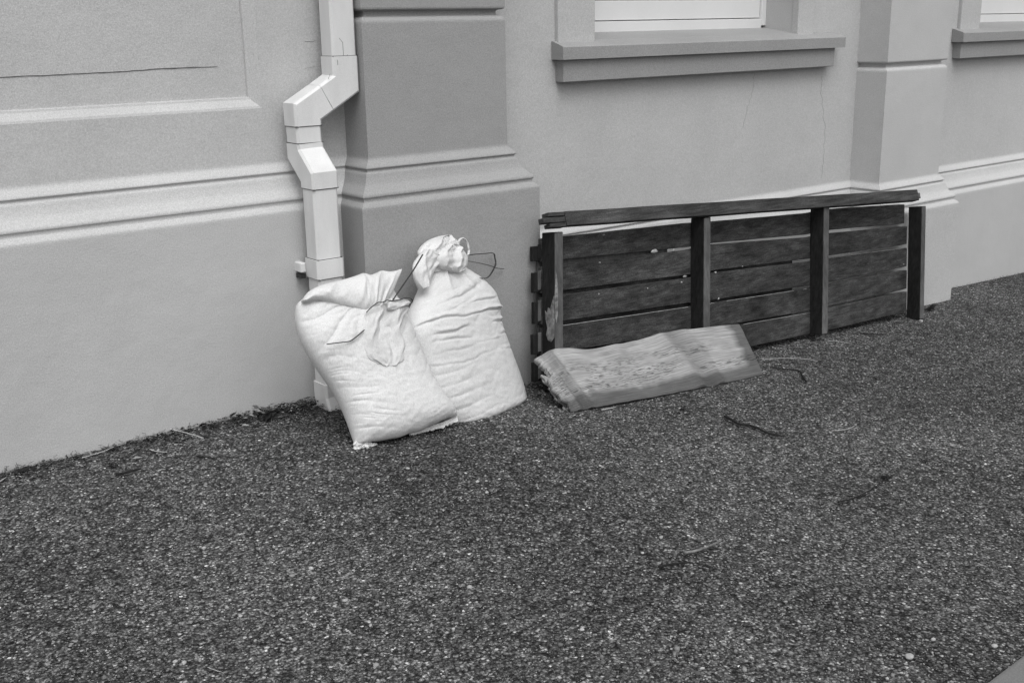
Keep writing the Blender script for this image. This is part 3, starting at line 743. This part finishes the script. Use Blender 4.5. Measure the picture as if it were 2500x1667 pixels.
for i_, ub_ in enumerate(bu[:3]):
    for k in range(5):
        for q in (0, 1):
            u_ = ub_ + BW + (.022 if i_ else .06) + .008 * nz(i_, k, q + .3); v_ = interp(cuts[k], u_) - .022 - .052 * q - .006 * nz(k, i_, q + .7)
            bm = bmesh.new(); bmesh.ops.create_icosphere(bm, subdivisions=1, radius=1)
            for vt in bm.verts: vt.co = W(u_, v_, .002 * k + .0005) + (eu * vt.co.x + ev * vt.co.y) * .0036 + ew * vt.co.z * .0012
            link('nail_head', bm, M_bark if (k + i_ + q) % 2 else M_woodl, pan)
# thin pale worn arrises of the slats, light on the top edges painted in
def arris(k, u0, u1, r=.0013, m=M_woodl, seed=0, dens=.0):
    run = []; n = int((u1 - u0) / .012)
    for i in range(n + 1):
        u = u0 + (u1 - u0) * i / n; on = nz(u * 9, k, seed + 4) + dens > 0
        if on: run.append(W(u, interp(cuts[k], u) - .001 + .0008 * nz(u * 30, k, seed), .002 * k + .0006))
        if len(run) > 1 and (not on or i == n):
            bm = bmesh.new(); tube(bm, run, r * (.6 + abs(nz(u * 14, k, 3)) * 1.6), 5, 1, (.8, .8)); link('worn_lit_edge', bm, m, pan); run = []
        elif not on: run = []
arris(3, .06, bu[1] - .02, r=.0017, m=M_raw, dens=.6); arris(2, .06, bu[1] - .10, r=.0012, dens=.15)
arris(3, bu[1] + BW + .01, bu[2] - .03, r=.0018, m=M_raw, dens=.25); arris(2, bu[1] + BW, bu[2] - .02, r=.0011, dens=.1)
arris(2, bu[2] + BW + .01, LEN - .04, r=.0015, m=M_raw, dens=.4); arris(3, bu[2] + BW, LEN - .06, r=.0011, dens=.1, seed=5)
arris(4, bu[1] + .35, bu[2] - .03, r=.0016, m=M_raw, dens=.5)
# long top rail, loose at an angle over the battens
P0 = onY(1303, 518, 3.385); P1 = onY(2112, 460, 3.345)
ru = (P1 - P0); RL = ru.length; ru.normalize(); rw = Vector((0, -1, .35)); rw = (rw - ru * rw.dot(ru)).normalized(); rv = rw.cross(ru)
if rv.z < 0: rv = -rv
def rbox(bm, u0, u1, v0, v1, w0, w1):
    vs = [bm.verts.new(P0 + ru * u + rv * v + rw * w_) for u in (u0, u1) for v in (v0, v1) for w_ in (w0, w1)]
    for f in ((0, 1, 3, 2), (4, 6, 7, 5), (0, 4, 5, 1), (2, 3, 7, 6), (0, 2, 6, 4), (1, 5, 7, 3)): bm.faces.new([vs[i] for i in f])
bm = bmesh.new(); rbox(bm, 0, RL, 0, .058, -.045, 0)
bmesh.ops.subdivide_edges(bm, edges=[e for e in bm.edges if abs((e.verts[0].co - e.verts[1].co).dot(ru)) > 1], cuts=40)
for v in bm.verts: v.co += rv * (.002 * nz(v.co.x * 3, 1, 1)) + rw * (.0015 * nz(v.co.x * 8, 1, 4))
bmesh.ops.bevel(bm, geom=list(bm.edges), offset=.002, segments=1, affect='EDGES')
rail = link('top_rail', bm, M_wood, pan)
bm = bmesh.new(); rbox(bm, -.112, 0.01, .016, .038, -.040, -.006); bevel_all(bm, .002); link('tenon', bm, M_wood, rail)
bm = bmesh.new(); rbox(bm, -.088, -.001, .041, .057, -.042, -.002); bevel_all(bm, .002); link('tenon', bm, M_wood, rail)
bm = bmesh.new(); rbox(bm, -.086, -.001, -.003, .013, -.042, -.002); bevel_all(bm, .002); link('tenon', bm, M_wood, rail)
bm = bmesh.new(); rbox(bm, RL, RL + .036, .012, .042, -.036, -.012); bevel_all(bm, .002); link('tenon', bm, M_woodl, rail)
# splintered wedges on which it rests
bm = bmesh.new(); vv = uv_of(1627, 499, DEP)[1]; pbox(bm, bu[1] - .03, bu[1] + .060, vv + .002, vv + .014, .02, .075); bevel_all(bm, .003); link('splinter', bm, M_wood, pan)

# ------------------------------------------------------------------ FOLDED CARDBOARD
c0 = onG(1312, 944) + Vector((0, 0, .020)); c1 = onG(1752, 858) + Vector((0, 0, .020))
r_ = ray(1500, 770); c2 = CAM + r_ * ((3.275) / r_.y)
plc = plane3(c0, c1, c2)
def card_mat():
    m = bpy.data.materials.new('wet_cardboard'); m.use_nodes = True
    t = m.node_tree; b = t.nodes['Principled BSDF']; b.inputs['Roughness'].default_value = .85
    uv = t.nodes.new('ShaderNodeUVMap'); uv.uv_map = 'uv'
    sep = t.nodes.new('ShaderNodeSeparateXYZ'); t.links.new(uv.outputs[0], sep.inputs[0])   # x = s (0 top .. 1 foot), y = v (0 left .. 1 right)
    def N(sx, sy, det=3, off=0):
        mp = t.nodes.new('ShaderNodeMapping'); mp.inputs['Scale'].default_value = (sx, sy, 1); mp.inputs['Location'].default_value = (off, off, 0)
        t.links.new(uv.outputs[0], mp.inputs[0]); n = t.nodes.new('ShaderNodeTexNoise'); n.inputs['Scale'].default_value = 1; n.inputs['Detail'].default_value = det
        t.links.new(mp.outputs[0], n.inputs['Vector']); return n.outputs[0]
    def R(x, a, b2, c, d):
        r = t.nodes.new('ShaderNodeMapRange'); t.links.new(x, r.inputs[0])
        for i, v in enumerate((a, b2, c, d)): r.inputs[i + 1].default_value = v
        return r.outputs[0]
    def MA(op, x, y):
        n = t.nodes.new('ShaderNodeMath'); n.operation = op
        for i, q in enumerate((x, y)):
            if isinstance(q, (int, float)): n.inputs[i].default_value = q
            else: t.links.new(q, n.inputs[i])
        return n.outputs[0]
    ribs = R(N(75, 7, 2), .35, .65, .74, 1.16)
    # dark torn flecks in rows, crowding the middle
    fl = R(N(80, 26, 2, 4), .53, .58, 0, 1)
    zone = R(N(3, 5, 2, 9), .38, .50, 0, 1)
    midz = MA('MULTIPLY', R(sep.outputs[0], .20, .36, 0, 1), R(sep.outputs[0], .70, .80, 1, 0))
    fl = MA('MULTIPLY', MA('MULTIPLY', fl, zone), midz)
    # damp rim at the foot and the right end, soft bands where it was folded
    x = MA('ADD', sep.outputs[0], MA('MULTIPLY', MA('SUBTRACT', N(2, 9, 3, 2), .5), .22))
    rim = R(x, .74, .84, 0, 1)
    y = MA('ADD', sep.outputs[1], MA('MULTIPLY', MA('SUBTRACT', N(7, 3, 3, 7), .5), .05))
    rim2 = R(y, .925, .955, 0, 1)
    rim = MA('MAXIMUM', rim, rim2)
    fold = MA('ADD', sep.outputs[1], MA('MULTIPLY', sep.outputs[0], -.06))
    f1 = MA('MULTIPLY', R(fold, .66, .70, 0, 1), R(fold, .70, .77, 1, 0))
    f2 = MA('MULTIPLY', R(fold, .04, .08, 0, 1), R(fold, .08, .13, 1, 0))
    ff = MA('MULTIPLY', MA('MAXIMUM', f1, f2), .34)
    base = MA('MULTIPLY', MA('MULTIPLY', ribs, .29), R(N(5, 8, 5, 3), .3, .7, .74, 1.18))
    base = MA('MULTIPLY', base, MA('SUBTRACT', 1, MA('MULTIPLY', rim, .68)))
    base = MA('MULTIPLY', base, MA('SUBTRACT', 1, MA('MULTIPLY', fl, .72)))
    base = MA('MULTIPLY', base, MA('SUBTRACT', 1, ff))
    t.links.new(base, b.inputs['Base Color'])
    bp = t.nodes.new('ShaderNodeBump'); bp.inputs['Strength'].default_value = .6; bp.inputs['Distance'].default_value = .004
    t.links.new(N(58, 9, 3), bp.inputs['Height']); t.links.new(bp.outputs[0], b.inputs['Normal'])
    return m
M_card = card_mat()
cT = [(1227, 826), (1262, 806), (1300, 799), (1345, 803), (1400, 794), (1440, 787), (1480, 777), (1535, 762), (1600, 755), (1650, 749), (1696, 745)]
cB = [(1314, 946), (1330, 943), (1370, 935), (1420, 926), (1465, 918), (1510, 910), (1560, 900), (1610, 891), (1660, 881), (1706, 871), (1751, 861)]
def wrc(s, v):
    d = v - .05 * s; e = v - .09 * s
    c = .011 * bump1(d, .655, .022) - .009 * bump1(d, .70, .022) + .008 * bump1(d, .745, .018) + .008 * bump1(e, .015, .02) - .006 * bump1(e, .055, .014) + .007 * bump1(e, .085, .014) - .006 * bump1(e, .12, .015)
    c += .006 * nz(s * 1.2, v * 3, 61) + .0016 * nz(s * 9, v * 5, 62) + .0007 * math.sin(s * 190 + 4 * nz(s * 2, v * 5, 3)) + .0009 * nz(s * 40, v * 20, 5)
    return c
def sagc(s, v):
    e = math.exp(-v * 34)
    return (e * (5 * nz(s * 3.1, 3, 9) + 5 * nz(s * 11, 3, 2) + 4 * nz(s * 37, 3, 2) + 7 * bump1(s, .27, .1) - 7 * bump1(s, .6, .15)), e * 4 * nz(s * 11, 1, 5) + (2.5 * nz(v * 13, 5, 5) if s < .5 else 1.2 * nz(v * 22, 9, 5)))
card = ladder('cardboard_sheet', cT, cB, plc, lambda v: .006, wrc, M_card, None, 90, 200, sag=sagc, pw=9, back=1.6)
tag(card, 'flattened damp corrugated cardboard propped against the foot of the slatted panel', 'cardboard')
# loose layers curling at its torn left end are parts of it
for q, (dx, dy, o_) in enumerate(((-3, 14, -.016), (2, 22, -.028))):
    ladder('torn_layer', [(1250 + dx, 850 + dy * .4), (1285, 870), (1330, 895)], [(1318 + dx, 932 + dy), (1345, 935), (1390, 925)], plc, lambda v: .003, lambda s, v: .006 * nz(s * 4, v * 4, 70 + q), M_card, card, 30, 20, off=o_,
           sag=lambda s, v: (math.exp(-v * 6) * 16 * nz(s * 7, q * 5, 2), 0), pw=9)

# ------------------------------------------------------------------ TWIGS, STRAWS, LEAVES, PEBBLES
def twig(label, pts, r, m=M_bark, cat='twig', group=None, lift=.0065, name='twig', taper=(.9, .5), fork=None):
    rr = random.Random(len(label) * 7 + int(pts[0][0]))
    P = smooth_line([onG(x, y) + Vector((0, 0, lift + r * .6 + rr.uniform(0, .003))) for x, y in pts], 5)
    P = [p + Vector((.0015 * nz(i * .8, pts[0][0], 1), .0015 * nz(i * .8, pts[0][1], 2), .001 * nz(i * .7, 2, 3))) for i, p in enumerate(P)]
    bm = bmesh.new(); tube(bm, P, r, 7, .8, taper)
    if fork:
        for f in fork: tube(bm, smooth_line([onG(x, y) + Vector((0, 0, lift + r * .4)) for x, y in f], 4), r * .5, 5, .8, (.9, .4))
    o = link(name, bm, m, smooth=True); return tag(o, label, cat, group)
GT = 'twigs fallen on the path'; GS = 'pale straws on the path'
twig('black crooked twig lying below the right half of the cardboard', [(1665, 963), (1682, 972), (1700, 981), (1722, 983), (1745, 992), (1768, 1003), (1800, 1010)], .0075, group=GT, fork=[[(1776, 1004), (1786, 999), (1798, 1001)]])
twig('thin dark twig bent at its end, right of the cardboard corner', [(1768, 849), (1800, 852), (1834, 856), (1843, 868), (1851, 882)], .0050, group=GT, taper=(.6, 1.0))
twig('split twig with pale bark in the open middle of the path', [(1570, 1281), (1596, 1275), (1620, 1268), (1642, 1258), (1657, 1251)], .0058, m=mat('split_bark', .14, .8, parts=((70, 3, .6, (1, 1, 1)),), bump=((100, 3, .5, .002),)), group=GT, lift=.009)
twig('short black twig just below the split pale twig', [(1513, 1310), (1535, 1306), (1560, 1303), (1585, 1300)], .0052, group=GT)
twig('short thick dark twig near the foot of the far left wall', [(266, 1097), (290, 1092), (310, 1087), (325, 1084)], .0060, group=GT)
twig('small dark twig between left wall and front sandbag', [(455, 1054), (475, 1057), (500, 1061)], .0044, group=GT)
twig('dark bark sliver beside the third batten of the panel', [(1975, 771), (2000, 773), (2030, 772)], .0050, group=GT)
twig('faint thin dark twig far right, lying toward a leaf scrap', [(1925, 1160), (1960, 1150), (2000, 1130), (2045, 1100)], .0032, group=GT)
twig('tiny dark twig on the lower middle of the path', [(1365, 1273), (1390, 1276)], .0036, group=GT)
twig('long pale straw leaning on the left wall foot', [(360, 989), (400, 996), (440, 1007), (468, 1015)], .0028, m=M_straw, cat='straw', group=GS, name='straw', lift=.012)
twig('pale straw lying along the wall foot at far left', [(190, 1059), (215, 1050), (240, 1042), (263, 1032)], .0024, m=M_straw, cat='straw', group=GS, name='straw', lift=.008)
twig('short curved pale straw below the long one', [(345, 1038), (360, 1042), (385, 1044)], .0022, m=M_straw, cat='straw', group=GS, name='straw')
twig('pale grass stem right of the cardboard end', [(1757, 828), (1800, 827), (1845, 828), (1878, 833)], .0018, m=M_straw, cat='straw', group=GS, name='straw')
twig('dull pale stem close to the panel foot', [(1900, 786), (1925, 787), (1950, 793)], .0015, m=M_straw, cat='straw', group=GS, name='straw')
twig('thin pale stem in the lower left foreground', [(477, 1533), (495, 1540), (515, 1549)], .0011, m=M_straw, cat='straw', group=GS, name='straw', lift=.001)
twig('thin pale stem on the right side of the open path', [(1910, 994), (1940, 992), (1955, 987), (1968, 978)], .0013, m=M_straw, cat='straw', group=GS, name='straw')
twig('flat pale splinter under the front edge of the cardboard', [(1382, 946), (1400, 943), (1415, 939)], .0025, m=M_straw, cat='straw', group=GS, name='straw')
def leaf(label, px, py, sz, m=M_litter, seed=1, hgt=.6):
    c = onG(px, py); bm = bmesh.new(); rr = random.Random(seed)
    for k in range(7):
        a = rr.uniform(0, 6.28); L = sz * rr.uniform(.6, 1.2); wd = L * rr.uniform(.25, .45); z0 = rr.uniform(0, sz * hgt)
        o = c + Vector((rr.uniform(-.4, .4) * sz, rr.uniform(-.4, .4) * sz, .003 + z0)); d = Vector((math.cos(a), math.sin(a), rr.uniform(-.2, .5))); s = Vector((-math.sin(a), math.cos(a), rr.uniform(-.4, .4)))
        q = [o - d * L * .5, o - d * .1 * L + s * wd * .5 + Vector((0, 0, .15 * L)), o + d * L * .5, o - d * .1 * L - s * wd * .5]
        top = [bm.verts.new(p) for p in q]; bot = [bm.verts.new(p - Vector((0, 0, .0012))) for p in q]
        bm.faces.new(top); bm.faces.new(bot[::-1])
        for i in range(4): bm.faces.new((bot[i], bot[(i + 1) % 4], top[(i + 1) % 4], top[i]))
    return tag(link('dead_leaf', bm, m), label, 'leaf', 'dead leaves on the path')
leaf('black crumpled leaf below the middle of the cardboard', 1566, 943, .022, seed=2)
leaf('small dark leaf scrap right of the cardboard', 2010, 874, .018, seed=3)
leaf('dark leaf clump against the last batten of the panel', 2138, 714, .050, seed=4, hgt=.9)
leaf('dark torn leaf below the third batten', 1866, 782, .030, seed=5, hgt=1.0)
leaf('dark leaf heap at the wall foot left of the downpipe', 622, 965, .040, seed=6, hgt=.8)
leaf('dark leaf near the left wall foot', 258, 1074, .026, seed=7)
leaf('dark leaf scrap in the right of the open path', 2035, 1100, .030, seed=8, hgt=.2)
leaf('tiny black leaf on the upper right of the path', 2123, 1063, .014, seed=9)
leaf('tiny black leaf in the middle of the path', 1582, 1112, .012, seed=10)
def pebble(label, px, py, s, m=M_pebble):
    c = onG(px, py); bm = bmesh.new(); bmesh.ops.create_icosphere(bm, subdivisions=3, radius=1)
    for v in bm.verts:
        n = 1 + .18 * nz(v.co.x * 1.3 + px, v.co.y * 1.3, v.co.z * 1.3)
        v.co = Vector((v.co.x * s * n, v.co.y * s * .85 * n, v.co.z * s * .62 * n + s * .35)) + c
    return tag(link('pebble', bm, m, smooth=True), label, 'pebble', 'loose pebbles on the path')
pebble('biggest smooth pale pebble near the bottom right corner', 2089, 1510, .0105)
pebble('pale pebble nearest the concrete slab corner', 2284, 1485, .0078)
pebble('pale stone at the foot of the last batten of the panel', 2115, 739, .012)
pebble('pale flat pebble low in the left foreground', 403, 1520, .0060)
pebble('small white pebble below the front sandbag', 1118, 1132, .0062)

# leaf and soil litter along the foot of the wall
def litter():
    bm = bmesh.new(); rr = random.Random(8)
    def piece(x, y, sz, up):
        z = gz(x) + rr.uniform(0, up); a = rr.uniform(0, 6.28); L = sz; wd = sz * rr.uniform(.15, .5)
        d = Vector((math.cos(a), math.sin(a) * .6, rr.uniform(-.3, .5))); s = Vector((-math.sin(a), math.cos(a), rr.uniform(-.4, .4))); o = Vector((x, y, z))
        q = [o - d * L * .5, o + s * wd * .5, o + d * L * .5, o - s * wd * .5 + Vector((0, 0, wd * .3))]
        vs = [bm.verts.new(p) for p in q]; bm.faces.new(vs)
    for _ in range(7500):
        x = rr.uniform(.2, 2.12); dens = .35 + .5 * sstep(1.1, 2.0, x) + 1.1 * nz(x * 5, 2, 2) + .6 * nz(x * 19, 2, 2)
        if rr.random() > dens: continue
        y = 3.648 - abs(rr.gauss(0, .035 + .05 * sstep(1.5, 2.1, x)))
        piece(x, y, rr.uniform(.004, .016), .012 + .012 * sstep(1.3, 2, x))
    for _ in range(3800):
        x = rr.gauss(2.02, .17); y = 3.60 - abs(rr.gauss(0, .26)); 
        if x < 2.1 and y > 3.64: continue
        if x >= 2.05 and y > 3.49: continue
        piece(x, y, rr.uniform(.004, .014), .008)
    for _ in range(220):
        x = rr.uniform(.3, 1.95); y = 3.64 - abs(rr.gauss(0, .06)); piece(x, y, rr.uniform(.015, .045), .012)
    for _ in range(260):
        x = rr.gauss(1.72, .10); y = 3.63 - abs(rr.gauss(0, .05)); piece(x, y, rr.uniform(.012, .04), .03)
    for _ in range(1500):
        x = rr.uniform(2.05, 3.1); y = (3.494 if x < 2.9 else 3.64) - abs(rr.gauss(0, .05)); piece(x, y, rr.uniform(.004, .014), .012)
    for _ in range(1200):
        x = rr.uniform(5.2, 7.5); y = (3.46 if x < 5.97 else 3.645) - abs(rr.gauss(0, .03)); piece(x, y, rr.uniform(.004, .013), .014)
    for _ in range(1500):
        x = rr.uniform(3.0, 5.4); y = 3.36 - abs(rr.gauss(0, .10)) + .05; piece(x, y, rr.uniform(.004, .012), .008)
    # hair roots climbing the render
    for _ in range(60):
        x = rr.uniform(.3, 2.0); P = [Vector((x, 3.644, gz(x)))]
        for k in range(5): P.append(P[-1] + Vector((rr.uniform(-.014, .014), -abs(rr.gauss(0, .001)), rr.uniform(.0, .008))))
        tube(bm, P, .0007, 3)
    o = link('leaf_litter', bm, M_debris)
    tag(o, 'dark soil and leaf crumbs gathered along the foot of the wall', 'litter', kind='stuff')
litter()
